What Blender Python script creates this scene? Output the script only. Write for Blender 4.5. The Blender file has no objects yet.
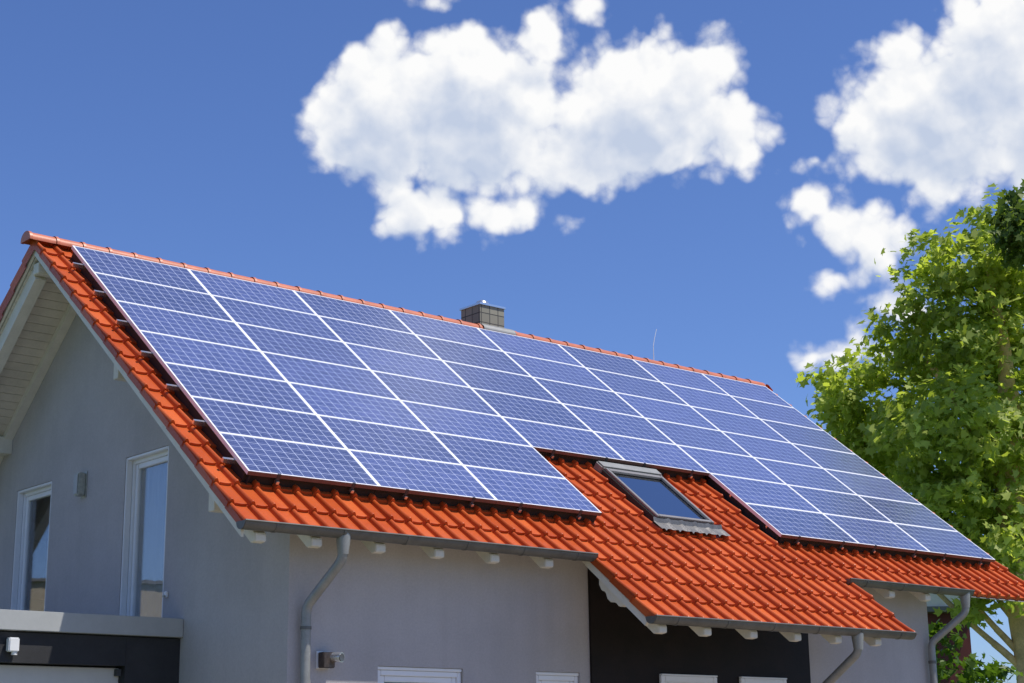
import bpy, math, random
import numpy as np
from mathutils import Vector, Matrix

rnd = random.Random(7)
rng = np.random.default_rng(11)
S = bpy.context.scene
COL = S.collection

# ------------------------------------------------------------------ camera
cam_d = bpy.data.cameras.new('camera')
cam = bpy.data.objects.new('camera', cam_d)
COL.objects.link(cam)
cam_d.sensor_fit = 'HORIZONTAL'
cam_d.sensor_width = 36.0
cam_d.lens = 36.0 * 1649.6 / 1024.0
cam_d.clip_start = 0.1
cam_d.clip_end = 6000.0
YAW, PIT, ROLL = 0.7105, 0.2515, 0.0134
_fw = Vector((math.sin(YAW) * math.cos(PIT), math.cos(YAW) * math.cos(PIT), math.sin(PIT)))
_r0 = Vector((math.cos(YAW), -math.sin(YAW), 0))
_d0 = _fw.cross(_r0)
_r = _r0 * math.cos(ROLL) + _d0 * math.sin(ROLL)
_d = _fw.cross(_r)
M = Matrix((_r, -_d, -_fw)).transposed().to_4x4()
M.translation = Vector((-8.483, -18.09, 1.7))
cam.matrix_world = M
S.camera = cam

# ------------------------------------------------------------------ view, sun, sky
S.view_settings.view_transform = 'Standard'
S.view_settings.look = 'None'
S.view_settings.gamma = 1.0
S.view_settings.exposure = 0.0
S.view_settings.use_curve_mapping = False
S.render.engine = 'CYCLES'
S.cycles.use_denoising = True
S.cycles.max_bounces = 8
S.cycles.diffuse_bounces = 4
S.cycles.transparent_max_bounces = 12

SUN_EL = math.radians(64)
SUN_AZ = math.atan2(0.535, -0.845)           # clockwise from +Y
to_sun = Vector((math.sin(SUN_AZ) * math.cos(SUN_EL), math.cos(SUN_AZ) * math.cos(SUN_EL), math.sin(SUN_EL)))
sun_d = bpy.data.lights.new('sun', 'SUN')
sun_d.energy = 5.0
sun_d.angle = math.radians(0.5)
sun_d.color = (1.0, 0.95, 0.87)
sun = bpy.data.objects.new('sun', sun_d)
sun.rotation_euler = to_sun.to_track_quat('Z', 'Y').to_euler()
sun.location = (20, -30, 60)
COL.objects.link(sun)


class NT:
    """small helper for writing node trees"""
    def __init__(self, tree):
        self.t = tree
        self.n = tree.nodes
        self.l = tree.links

    def node(self, kind, **k):
        x = self.n.new(kind)
        for a, b in k.items():
            setattr(x, a, b)
        return x

    def put(self, sock, v):
        if hasattr(v, 'is_output') or isinstance(v, bpy.types.NodeSocket):
            self.l.new(v, sock)
        elif v is not None:
            sock.default_value = v

    def m(self, op, a, b=None, c=None, clamp=False):
        x = self.node('ShaderNodeMath', operation=op)
        x.use_clamp = clamp
        for i, v in enumerate((a, b, c)):
            if v is not None:
                self.put(x.inputs[i], v)
        return x.outputs[0]

    def v(self, op, a, b=None, c=None):
        x = self.node('ShaderNodeVectorMath', operation=op)
        for i, vv in enumerate((a, b, c)):
            if vv is not None:
                if op == 'SCALE' and i == 1:
                    self.put(x.inputs['Scale'], vv)
                else:
                    self.put(x.inputs[i], vv)
        return x.outputs['Value'] if op in ('LENGTH', 'DOT_PRODUCT', 'DISTANCE') else x.outputs[0]

    def ramp(self, v, lo, hi, a=0.0, b=1.0):
        x = self.node('ShaderNodeMapRange', interpolation_type='SMOOTHSTEP')
        self.put(x.inputs['Value'], v)
        for n_, q in (('From Min', lo), ('From Max', hi), ('To Min', a), ('To Max', b)):
            self.put(x.inputs[n_], q)
        return x.outputs[0]

    def mix(self, f, a, b, blend='MIX'):
        x = self.node('ShaderNodeMix', data_type='RGBA', blend_type=blend)
        self.put(x.inputs[0], f)
        self.put(x.inputs[6], a if not isinstance(a, tuple) else (a + (1,))[:4])
        self.put(x.inputs[7], b if not isinstance(b, tuple) else (b + (1,))[:4])
        return x.outputs[2]

    def noise(self, vec, scale, detail=4, rough=0.55):
        x = self.node('ShaderNodeTexNoise')
        self.put(x.inputs['Vector'], vec)
        x.inputs['Scale'].default_value = scale
        x.inputs['Detail'].default_value = detail
        x.inputs['Roughness'].default_value = rough
        return x.outputs['Fac']

    def sep(self, vec):
        x = self.node('ShaderNodeSeparateXYZ')
        self.put(x.inputs[0], vec)
        return x.outputs

    def comb(self, a, b, c=0.0):
        x = self.node('ShaderNodeCombineXYZ')
        for i, q in enumerate((a, b, c)):
            self.put(x.inputs[i], q)
        return x.outputs[0]


SKY_STR = 0.1
W = bpy.data.worlds.new('World')
S.world = W
W.use_nodes = True
w = NT(W.node_tree)
w.n.clear()
wo = w.node('ShaderNodeOutputWorld')
bg = w.node('ShaderNodeBackground')
bg.inputs['Strength'].default_value = SKY_STR
w.l.new(bg.outputs[0], wo.inputs[0])
sky = w.node('ShaderNodeTexSky', sky_type='NISHITA')
sky.sun_disc = False
sky.sun_elevation = SUN_EL
sky.sun_rotation = SUN_AZ
sky.altitude = 300
sky.air_density = 1.0
sky.dust_density = 0.6
sky.ozone_density = 2.0
tc = w.node('ShaderNodeTexCoord')
D_ = w.v('NORMALIZE', tc.outputs['Generated'])
dx, dy, dz = w.sep(D_)
AZ = w.m('MULTIPLY', w.m('ARCTAN2', dx, dy), math.degrees(1) * math.cos(math.radians(20)))
EL = w.m('MULTIPLY', w.m('ARCSINE', dz), math.degrees(1))
UV = w.comb(AZ, EL)
# cumulus clouds: centre and half extents in degrees of azimuth (scaled) and elevation
CLOUDS = [
 (34.1,22.22,2.8,2.75),(32.21,21.50,1.38,1.29),(31.6,21.04,0.5,0.4),(37.24,22.41,3.32,2.99),(42.83,22.27,3.64,2.55),(46.22,21.06,1.09,1.15),(44.43,23.37,2.15,1.41),(40.00,20.66,3.29,1.30),(35.15,18.91,1.58,1.14),(38.07,18.90,1.72,0.76),(39.50,24.70,1.0,1.0),(41.00,25.71,0.57,0.47),(35.71,25.91,0.50,0.33),(45.57,21.78,1.54,1.52),
 (52.60,21.33,3.26,2.48),(55.16,22.82,2.41,2.75),(50.35,21.51,1.2,1.1),(53.26,19.42,1.99,1.26),(48.60,20.03,0.60,0.24),(50.69,23.30,0.74,0.43),(56.70,20.65,2.81,2.76),(51.76,23.25,1.33,0.99),(55.18,24.77,1.62,0.96),
 (49.72,17.80,1.48,0.95),(48.38,18.62,0.93,0.75),(50.65,17.05,1.36,1.28),(49.02,16.09,0.52,0.27),
 (50.90,15.00,0.96,0.58),(49.45,13.60,1.3,0.40),(48.21,13.47,0.45,0.34),(50.89,13.50,1.3,0.6),
 (52.5,44.5,3.0,1.9),  # unseen cloud, added so the panels reflect a pale band
 (10,24,5,2.5),(14,22,4,2),(-20,18,6,3),(-60,22,7,3),(-100,15,6,3),(95,25,6,3),(-30,40,8,4),
]
grp = bpy.data.node_groups.new('cloud_field', 'ShaderNodeTree')
grp.interface.new_socket('P', in_out='INPUT', socket_type='NodeSocketVector')
grp.interface.new_socket('F', in_out='OUTPUT', socket_type='NodeSocketFloat')
g = NT(grp)
gi = g.node('NodeGroupInput')
go = g.node('NodeGroupOutput')
acc = None
for cx, cy, ra, rb in CLOUDS:
    q = g.v('MULTIPLY_ADD', gi.outputs[0], (1 / ra, 1 / rb, 0), (-cx / ra, -cy / rb, 0))
    rr = min(ra, rb)
    fld = g.m('MULTIPLY_ADD', g.v('LENGTH', q), -rr, rr)
    acc = fld if acc is None else g.m('SMOOTH_MAX', acc, fld, 0.18)
g.l.new(acc, go.inputs[0])


def field(vec):
    x = w.node('ShaderNodeGroup')
    x.node_tree = grp
    w.put(x.inputs[0], vec)
    return x.outputs[0]




def billow(vec):
    vo = w.node('ShaderNodeTexVoronoi', feature='F1')
    w.put(vo.inputs['Vector'], vec)
    vo.inputs['Scale'].default_value = 46.0
    vo.inputs['Detail'].default_value = 2.0
    vo.inputs['Roughness'].default_value = 0.42
    fine = w.noise(vec, 50.0, 7.0, 0.56)
    return w.m('ADD', w.m('MULTIPLY', w.m('SUBTRACT', 0.42, vo.outputs['Distance']), 1.3), w.m('MULTIPLY_ADD', fine, 1.2, -0.6))


n_warp = w.noise(w.v('ADD', D_, (3.1, 1.7, 0.4)), 24.0, 3.0, 0.5)
n_warp2 = w.noise(w.v('ADD', D_, (9.1, 4.7, 2.4)), 30.0, 3.0, 0.5)
DW = w.v('ADD', D_, w.v('SCALE', w.comb(w.m('SUBTRACT', n_warp, 0.5), w.m('SUBTRACT', n_warp2, 0.5), w.m('SUBTRACT', n_warp2, 0.5)), 0.012))
UVW = w.v('ADD', UV, w.comb(w.m('MULTIPLY_ADD', n_warp, 1.2, -0.6), w.m('MULTIPLY_ADD', n_warp2, 1.0, -0.5)))
f0 = field(UVW)
f_sun = field(w.v('ADD', UVW, (0.55, 1.15, 0)))
b0 = billow(DW)
b1 = billow(w.v('ADD', DW, (0.004, -0.0015, 0.009)))
dens = w.m('ADD', f0, w.m('MULTIPLY_ADD', b0, 0.76, 0.45))
alpha = w.ramp(dens, -0.18, 0.60)
n_mid = w.noise(w.v('ADD', D_, (7.7, 2.1, 5.3)), 30.0, 5.0, 0.5)
deep = w.ramp(w.m('ADD', f_sun, w.m('MULTIPLY_ADD', n_mid, 3.6, -1.8)), -0.2, 2.1)
lit2 = w.m('ADD', w.m('SUBTRACT', 1.0, w.m('MULTIPLY', deep, 0.85)), w.m('MULTIPLY', w.m('SUBTRACT', b0, b1), 0.35), clamp=True)
cl_col = w.mix(lit2, (0.55, 0.63, 0.79), (1.0, 1.0, 1.0))
cl_col = w.mix(1.0, cl_col, (0.98 / SKY_STR,) * 3, 'MULTIPLY')
sky_col = w.mix(1.0, sky.outputs[0], (0.745, 0.925, 1.37), 'MULTIPLY')
w.l.new(w.mix(alpha, sky_col, cl_col), bg.inputs['Color'])

# ------------------------------------------------------------------ materials


def mat(name, base, rough=0.6, metal=0.0, spec=0.5, noise=None, bump=None, coat=0.0):
    """noise=(scale, amount) mottles the base colour; bump=(scale, strength)"""
    mt = bpy.data.materials.new(name)
    mt.use_nodes = True
    t = NT(mt.node_tree)
    p = t.n['Principled BSDF']
    p.inputs['Base Color'].default_value = tuple(base) + (1,)
    p.inputs['Roughness'].default_value = rough
    p.inputs['Metallic'].default_value = metal
    p.inputs['Specular IOR Level'].default_value = spec
    if coat:
        p.inputs['Coat Weight'].default_value = coat
        p.inputs['Coat Roughness'].default_value = 0.05
    o = t.node('ShaderNodeTexCoord').outputs['Object']
    if noise:
        a = t.noise(o, noise[0], 6, 0.6)
        b = t.noise(o, noise[0] * 9.3, 3, 0.6)
        f = t.m('ADD', t.m('MULTIPLY', a, 0.7), t.m('MULTIPLY', b, 0.3))
        f = t.ramp(f, 0.3, 0.7)
        lo = tuple(c * (1 - noise[1]) for c in base)
        hi = tuple(min(1, c * (1 + noise[1])) for c in base)
        t.l.new(t.mix(f, lo, hi), p.inputs['Base Color'])
    if bump:
        bn = t.node('ShaderNodeBump')
        bn.inputs['Strength'].default_value = bump[1]
        bn.inputs['Distance'].default_value = 0.01
        t.l.new(t.noise(o, bump[0], 5, 0.65), bn.inputs['Height'])
        t.l.new(bn.outputs[0], p.inputs['Normal'])
    return mt




def stucco_material():
    base = (0.48, 0.45, 0.43)
    mt = bpy.data.materials.new('grey_render')
    mt.use_nodes = True
    t = NT(mt.node_tree)
    p = t.n['Principled BSDF']
    o = t.node('ShaderNodeTexCoord').outputs['Object']
    big = t.ramp(t.noise(o, 0.55, 5, 0.6), 0.3, 0.7, 0.90, 1.08)
    streak = t.ramp(t.noise(t.v('MULTIPLY', o, (5.0, 5.0, 0.35)), 1.0, 5, 0.6), 0.35, 0.75, 1.02, 0.97)
    grain = t.ramp(t.noise(o, 45.0, 4, 0.7), 0.3, 0.7, 0.94, 1.05)
    k_ = t.m('MULTIPLY', t.m('MULTIPLY', big, streak), grain)
    t.l.new(t.mix(1.0, base, t.comb(k_, k_, k_), 'MULTIPLY'), p.inputs['Base Color'])
    p.inputs['Roughness'].default_value = 0.92
    p.inputs['Specular IOR Level'].default_value = 0.2
    bn = t.node('ShaderNodeBump')
    bn.inputs['Strength'].default_value = 0.6
    bn.inputs['Distance'].default_value = 0.01
    t.l.new(t.noise(o, 160, 5, 0.65), bn.inputs['Height'])
    t.l.new(bn.outputs[0], p.inputs['Normal'])
    return mt


M_STUCCO = stucco_material()
M_DARKCLAD = mat('dark_cladding', (0.011, 0.006, 0.005), 0.6, spec=0.25, noise=(3, 0.3), bump=(40, 0.2))
M_WHITE = mat('white_plastic', (0.80, 0.80, 0.79), 0.35, noise=(4, 0.03))
M_WOODW = mat('white_painted_wood', (0.72, 0.68, 0.57), 0.55, noise=(5, 0.08), bump=(60, 0.2))
M_SOFFIT = mat('soffit_boards', (0.66, 0.60, 0.48), 0.6, noise=(3, 0.10), bump=(50, 0.2))
M_ZINC = mat('zinc_sheet', (0.14, 0.135, 0.12), 0.5, metal=0.35, noise=(6, 0.18), bump=(20, 0.08))
M_ZINCL = mat('zinc_pipe', (0.29, 0.29, 0.27), 0.45, metal=0.3, noise=(7, 0.15))
M_ALU = mat('aluminium', (0.80, 0.80, 0.82), 0.45, metal=0.1, noise=(10, 0.04))
M_RAIL = mat('rail_aluminium', (0.45, 0.40, 0.38), 0.4, metal=0.5, noise=(8, 0.1))
M_DGREY = mat('dark_grey_metal', (0.055, 0.057, 0.06), 0.45, metal=0.2, noise=(6, 0.15))
M_FASCIA = mat('light_grey_sheet', (0.42, 0.43, 0.42), 0.5, noise=(2.5, 0.06))
M_GARCLAD = mat('garage_cladding', (0.026, 0.026, 0.028), 0.7, noise=(4, 0.2), bump=(90, 0.25))
M_GARDOOR = mat('garage_door_white', (0.62, 0.60, 0.56), 0.5, noise=(3, 0.04))
M_GARROOF = mat('roof_gravel', (0.2, 0.2, 0.2), 0.9, noise=(60, 0.4))
M_LAMP = mat('lamp_housing', (0.45, 0.46, 0.40), 0.5, metal=0.3, noise=(20, 0.2))
M_BROWN = mat('bronze_housing', (0.10, 0.075, 0.06), 0.4, metal=0.6, noise=(30, 0.3))
M_LEAD = mat('lead_flashing', (0.16, 0.155, 0.15), 0.5, metal=0.4, noise=(12, 0.25), bump=(30, 0.4))
M_DARK = mat('dark_interior', (0.018, 0.017, 0.016), 0.9)
M_CURT = mat('curtain_cloth', (0.82, 0.82, 0.82), 0.9, noise=(8, 0.05))
M_RIDGE = mat('ridge_clay', (0.52, 0.155, 0.075), 0.42, noise=(6, 0.15), bump=(50, 0.1))
M_BARK = mat('pale_bark', (0.70, 0.48, 0.22), 0.9, noise=(3.5, 0.35), bump=(9, 1.0))
M_GRASS = mat('grass', (0.07, 0.12, 0.03), 0.9, noise=(0.6, 0.4))
M_PAVE = mat('pavers', (0.24, 0.195, 0.15), 0.85, noise=(2, 0.15))
M_REDWOOD = mat('dark_red_boards', (0.10, 0.014, 0.009), 0.6, noise=(3, 0.2))
M_SASH = mat('grey_aluminium', (0.21, 0.20, 0.195), 0.5, metal=0.2, noise=(9, 0.1))
M_EDGESHADE = mat('brown_edge_shade', (0.16, 0.085, 0.07), 0.5, metal=0.2, noise=(9, 0.15))  # brown standing in for shade on the lower frame faces
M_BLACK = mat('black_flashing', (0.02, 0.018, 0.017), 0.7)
M_STEEL = mat('stainless', (0.75, 0.75, 0.74), 0.25, metal=0.9)
M_LENS = mat('lens_glass', (0.08, 0.09, 0.10), 0.08, coat=1.0)


def tile_material():
    mt = bpy.data.materials.new('clay_tiles')
    mt.use_nodes = True
    t = NT(mt.node_tree)
    p = t.n['Principled BSDF']
    uv = t.node('ShaderNodeUVMap').outputs[0]
    o = t.node('ShaderNodeTexCoord').outputs['Object']
    wn = t.node('ShaderNodeTexWhiteNoise', noise_dimensions='2D')
    t.l.new(t.v('FLOOR', uv), wn.inputs['Vector'])
    base = t.mix(wn.outputs['Value'], (0.42, 0.072, 0.014), (0.58, 0.120, 0.029))
    st = t.noise(o, 1.4, 7, 0.65)
    base = t.mix(t.ramp(st, 0.42, 0.75, 0.0, 0.5), base, (0.36, 0.045, 0.008))
    sp = t.noise(o, 38, 3, 0.6)
    base = t.mix(t.ramp(sp, 0.56, 0.70, 0.0, 0.35), base, (0.30, 0.045, 0.012))
    t.l.new(base, p.inputs['Base Color'])
    t.put(p.inputs['Roughness'], t.ramp(sp, 0.3, 0.7, 0.30, 0.45))
    p.inputs['Specular IOR Level'].default_value = 0.28
    bn = t.node('ShaderNodeBump')
    bn.inputs['Strength'].default_value = 0.15
    bn.inputs['Distance'].default_value = 0.01
    t.l.new(t.noise(o, 70, 4, 0.6), bn.inputs['Height'])
    t.l.new(bn.outputs[0], p.inputs['Normal'])
    return mt


M_TILE = tile_material()


def cell_material():
    mt = bpy.data.materials.new('solar_cells')
    mt.use_nodes = True
    t = NT(mt.node_tree)
    p = t.n['Principled BSDF']
    o = t.node('ShaderNodeTexCoord').outputs['Object']
    CW, CH = 1.556 / 12, 0.738 / 6
    cuv = t.v('MULTIPLY', o, (1 / CW, 1 / CH, 0))
    fr = t.v('FRACTION', t.v('ADD', cuv, (100, 100, 0)))
    fx, fy, _ = t.sep(fr)
    ex = t.m('MULTIPLY', t.m('SUBTRACT', 0.5, t.m('ABSOLUTE', t.m('SUBTRACT', fx, 0.5))), CW)
    ey = t.m('MULTIPLY', t.m('SUBTRACT', 0.5, t.m('ABSOLUTE', t.m('SUBTRACT', fy, 0.5))), CH)
    gap = t.m('LESS_THAN', t.m('MINIMUM', ex, ey), 0.0034)
    corner = t.m('LESS_THAN', t.m('ADD', ex, ey), 0.012)
    gap = t.m('MAXIMUM', gap, corner)
    b1 = t.m('LESS_THAN', t.m('ABSOLUTE', t.m('SUBTRACT', fy, 0.27)), 0.012)
    b2 = t.m('LESS_THAN', t.m('ABSOLUTE', t.m('SUBTRACT', fy, 0.73)), 0.012)
    bus = t.m('MULTIPLY', t.m('MAXIMUM', b1, b2), 0.5)
    oi = t.node('ShaderNodeObjectInfo').outputs['Random']
    off = t.comb(t.m('MULTIPLY', oi, 91.0), t.m('MULTIPLY', oi, 37.0), oi)
    wn = t.node('ShaderNodeTexWhiteNoise', noise_dimensions='3D')
    t.l.new(t.v('ADD', t.v('FLOOR', cuv), off), wn.inputs['Vector'])
    vo = t.node('ShaderNodeTexVoronoi')
    vo.inputs['Scale'].default_value = 55
    t.l.new(t.v('ADD', o, off), vo.inputs['Vector'])
    cr = t.sep(vo.outputs['Color'])[0]
    a = t.mix(wn.outputs['Value'], (0.030, 0.049, 0.150), (0.052, 0.075, 0.210))
    a = t.mix(t.m('MULTIPLY', cr, 0.55), a, (0.105, 0.13, 0.32))
    pan = t.ramp(oi, 0, 1, 0.80, 1.18)
    a = t.mix(1.0, a, t.comb(pan, pan, pan), 'MULTIPLY')
    a = t.mix(bus, a, (0.45, 0.50, 0.66))
    a = t.mix(gap, a, (0.50, 0.55, 0.72))
    t.l.new(a, p.inputs['Base Color'])
    p.inputs['Roughness'].default_value = 0.35
    p.inputs['Coat Weight'].default_value = 1.0
    p.inputs['Coat Roughness'].default_value = 0.17
    p.inputs['Coat IOR'].default_value = 1.5
    return mt


M_CELL = cell_material()


def pane_material(name, tint=(0.95, 0.96, 0.97), refl=0.04):
    mt = bpy.data.materials.new(name)
    mt.use_nodes = True
    t = NT(mt.node_tree)
    t.n.remove(t.n['Principled BSDF'])
    out = t.n['Material Output']
    tr = t.node('ShaderNodeBsdfTransparent')
    tr.inputs[0].default_value = tuple(tint) + (1,)
    gl = t.node('ShaderNodeBsdfGlossy')
    gl.inputs['Roughness'].default_value = 0.01
    bn = t.node('ShaderNodeBump')
    bn.inputs['Strength'].default_value = 0.03
    bn.inputs['Distance'].default_value = 0.02
    t.l.new(t.noise(t.node('ShaderNodeTexCoord').outputs['Object'], 2.2, 2, 0.4), bn.inputs['Height'])
    t.l.new(bn.outputs[0], gl.inputs['Normal'])
    lw = t.node('ShaderNodeFresnel')
    lw.inputs['IOR'].default_value = 1.55
    f = t.m('ADD', t.m('MULTIPLY', lw.outputs[0], 0.7), refl, clamp=True)
    mx = t.node('ShaderNodeMixShader')
    t.l.new(f, mx.inputs[0])
    t.l.new(tr.outputs[0], mx.inputs[1])
    t.l.new(gl.outputs[0], mx.inputs[2])
    t.l.new(mx.outputs[0], out.inputs[0])
    return mt


M_PANE = pane_material('window_glass')
M_SKYPANE = pane_material('roof_window_glass', (0.5, 0.53, 0.56), 0.62)


def leaf_material(name, a, b, tr=0.4):
    mt = bpy.data.materials.new(name)
    mt.use_nodes = True
    t = NT(mt.node_tree)
    p = t.n['Principled BSDF']
    out = t.n['Material Output']
    ri = t.node('ShaderNodeNewGeometry').outputs['Random Per Island']
    c = t.mix(ri, a, b)
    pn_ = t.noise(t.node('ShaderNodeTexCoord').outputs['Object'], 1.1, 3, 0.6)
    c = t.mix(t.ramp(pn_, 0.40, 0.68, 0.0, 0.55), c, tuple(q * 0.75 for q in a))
    t.l.new(c, p.inputs['Base Color'])
    p.inputs['Roughness'].default_value = 0.5
    p.inputs['Specular IOR Level'].default_value = 0.35
    ts = t.node('ShaderNodeBsdfTranslucent')
    t.l.new(t.mix(1.0, c, (1.25, 1.3, 0.6), 'MULTIPLY'), ts.inputs[0])
    mx = t.node('ShaderNodeMixShader')
    mx.inputs[0].default_value = tr
    t.l.new(p.outputs[0], mx.inputs[1])
    t.l.new(ts.outputs[0], mx.inputs[2])
    t.l.new(mx.outputs[0], out.inputs[0])
    return mt


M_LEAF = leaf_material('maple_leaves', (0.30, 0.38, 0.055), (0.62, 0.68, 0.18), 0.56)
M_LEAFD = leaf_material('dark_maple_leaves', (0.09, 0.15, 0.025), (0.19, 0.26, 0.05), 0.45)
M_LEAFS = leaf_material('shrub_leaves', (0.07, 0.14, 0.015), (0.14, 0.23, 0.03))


def chimney_material():
    mt = bpy.data.materials.new('chimney_slate')
    mt.use_nodes = True
    t = NT(mt.node_tree)
    p = t.n['Principled BSDF']
    o = t.node('ShaderNodeTexCoord').outputs['Object']
    x, y, z = t.sep(o)
    u = t.m('ADD', x, y)
    br = t.node('ShaderNodeTexBrick')
    t.l.new(t.comb(u, z), br.inputs['Vector'])
    br.offset = 0.0
    br.inputs['Scale'].default_value = 1.0
    br.inputs['Brick Width'].default_value = 0.165
    br.inputs['Row Height'].default_value = 0.15
    br.inputs['Mortar Size'].default_value = 0.008
    br.inputs['Color1'].default_value = (0.22, 0.215, 0.17, 1)
    br.inputs['Color2'].default_value = (0.29, 0.28, 0.22, 1)
    br.inputs['Mortar'].default_value = (0.05, 0.05, 0.045, 1)
    t.l.new(br.outputs['Color'], p.inputs['Base Color'])
    p.inputs['Roughness'].default_value = 0.7
    return mt


M_CHIM = chimney_material()

# ------------------------------------------------------------------ mesh helpers


class MB:
    def __init__(self):
        self.v = []
        self.f = []

    def add(self, verts, faces):
        o = len(self.v)
        self.v += [tuple(a) for a in verts]
        self.f += [tuple(i + o for i in q) for q in faces]
        return self

    def box(self, x0, x1, y0, y1, z0, z1):
        v = [(x, y, z) for z in (z0, z1) for y in (y0, y1) for x in (x0, x1)]
        return self.add(v, [(0, 2, 3, 1), (4, 5, 7, 6), (0, 1, 5, 4), (2, 6, 7, 3), (0, 4, 6, 2), (1, 3, 7, 5)])

    def prism(self, poly, axis, a, b):
        """poly: 2D outline; axis: 'x' -> (y,z), 'y' -> (x,z), 'z' -> (x,y)"""
        def pt(q, t):
            return {'x': (t, q[0], q[1]), 'y': (q[0], t, q[1]), 'z': (q[0], q[1], t)}[axis]
        n = len(poly)
        v = [pt(q, a) for q in poly] + [pt(q, b) for q in poly]
        f = [tuple(range(n))[::-1], tuple(range(n, 2 * n))]
        f += [(i, (i + 1) % n, n + (i + 1) % n, n + i) for i in range(n)]
        return self.add(v, f)

    def tube(self, pts, radii, n=12, cap=True):
        pts = [Vector(q) for q in pts]
        if not hasattr(radii, '__len__'):
            radii = [radii] * len(pts)
        rings = []
        up = None
        for i, q in enumerate(pts):
            d = (pts[min(i + 1, len(pts) - 1)] - pts[max(i - 1, 0)]).normalized()
            if up is None:
                up = Vector((0, 0, 1)) if abs(d.z) < 0.9 else Vector((1, 0, 0))
            a = d.cross(up).normalized()
            b = a.cross(d).normalized()
            up = b
            rings.append([q + (a * math.cos(2 * math.pi * k / n) + b * math.sin(2 * math.pi * k / n)) * radii[i] for k in range(n)])
        v = [p for r in rings for p in r]
        f = []
        for i in range(len(pts) - 1):
            for k in range(n):
                f.append((i * n + k, i * n + (k + 1) % n, (i + 1) * n + (k + 1) % n, (i + 1) * n + k))
        if cap:
            f.append(tuple(range(n))[::-1])
            f.append(tuple(range((len(pts) - 1) * n, len(pts) * n)))
        return self.add(v, f)

    def build(self, name, material, parent=None, smooth=False, bevel=0.0, recalc=True):
        me = bpy.data.meshes.new(name)
        me.from_pydata(self.v, [], self.f)
        me.update()
        if recalc:
            import bmesh
            bm = bmesh.new()
            bm.from_mesh(me)
            bmesh.ops.recalc_face_normals(bm, faces=bm.faces)
            if bevel:
                es = [e for e in bm.edges if len(e.link_faces) == 2 and e.calc_face_angle(0) > 0.6]
                bmesh.ops.bevel(bm, geom=es, offset=bevel, segments=2, affect='EDGES', clamp_overlap=True)
            bm.to_mesh(me)
            bm.free()
        me.materials.append(material)
        if smooth:
            me.shade_smooth()
            me.set_sharp_from_angle(angle=math.radians(40))
        o = bpy.data.objects.new(name, me)
        COL.objects.link(o)
        if parent:
            o.parent = parent
        return o


def tag(o, label=None, cat=None, group=None, kind=None):
    if label:
        o['label'] = label
    if cat:
        o['category'] = cat
    if group:
        o['group'] = group
    if kind:
        o['kind'] = kind
    return o


def empty(name, loc=(0, 0, 0), label=None, cat=None, group=None):
    o = bpy.data.objects.new(name, None)
    o.location = loc
    o.empty_display_size = 0.3
    COL.objects.link(o)
    return tag(o, label, cat, group)


# ------------------------------------------------------------------ ground
MB().add([(-3000, -3000, 0), (3000, -3000, 0), (3000, 3000, 0), (-3000, 3000, 0)], [(0, 1, 2, 3)]).build('ground', M_GRASS)
tag(bpy.data.objects['ground'], kind='structure')
MB().add([(-7.5, -30, 0.004), (14, -30, 0.004), (14, -4.3, 0.004), (-7.5, -4.3, 0.004)], [(0, 1, 2, 3)]).build('driveway', M_PAVE)
tag(bpy.data.objects['driveway'], kind='structure')

# ------------------------------------------------------------------ house
TH = 0.6766
CT, ST, TT = math.cos(TH), math.sin(TH), math.tan(TH)
Z0 = 7.9373
RY = 0.35                                # ridge line
TILE = -0.185                             # tile pan below the panel plane
nF = np.array([0, -ST, CT])
sF = np.array([0, -CT, -ST])


def front(x, d, h):
    x, d, h = np.broadcast_arrays(x, d, h)
    return np.stack([x, d * sF[1] + h * nF[1], Z0 + d * sF[2] + h * nF[2]], -1)


def rear(x, d, h):
    P = front(x, d, h)
    P[..., 1] = 2 * RY - P[..., 1]
    return P


def zt(y, below=0.0):
    """height of the tile plane at depth y, less a vertical offset"""
    return Z0 + (TILE + 0.02) / CT - 0.0 + (y if y <= RY else 2 * RY - y) * TT - below


TW = 0.2368
GA = 0.388
X0, XR = -0.35, -0.35 + 57 * TW          # 13.15
XL0, XL1 = -0.35 + 19 * TW, -0.35 + 38 * TW - 0.05


def tile_profile():
    """(t, h) over one tile: flat slightly dished pan with a round rib on its left"""
    pr = []
    for t, h in ((0.0, 0.002), (0.003, 0.024), (0.010, 0.040), (0.021, 0.047), (0.033, 0.044), (0.044, 0.034), (0.054, 0.020), (0.063, 0.009), (0.072, 0.004)):
        pr.append((t, h, 1))
    for t, dh in ((0.085, 0.0), (0.115, 0.0), (0.150, 0.0), (0.185, 0.0), (0.214, 0.002), (0.219, -0.026), (0.234, -0.026)):
        u = (t - 0.072) / (TW - 0.072)
        pr.append((t, 0.004 - 0.007 * math.sin(math.pi * u) + dh, 0))
    return pr


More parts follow.
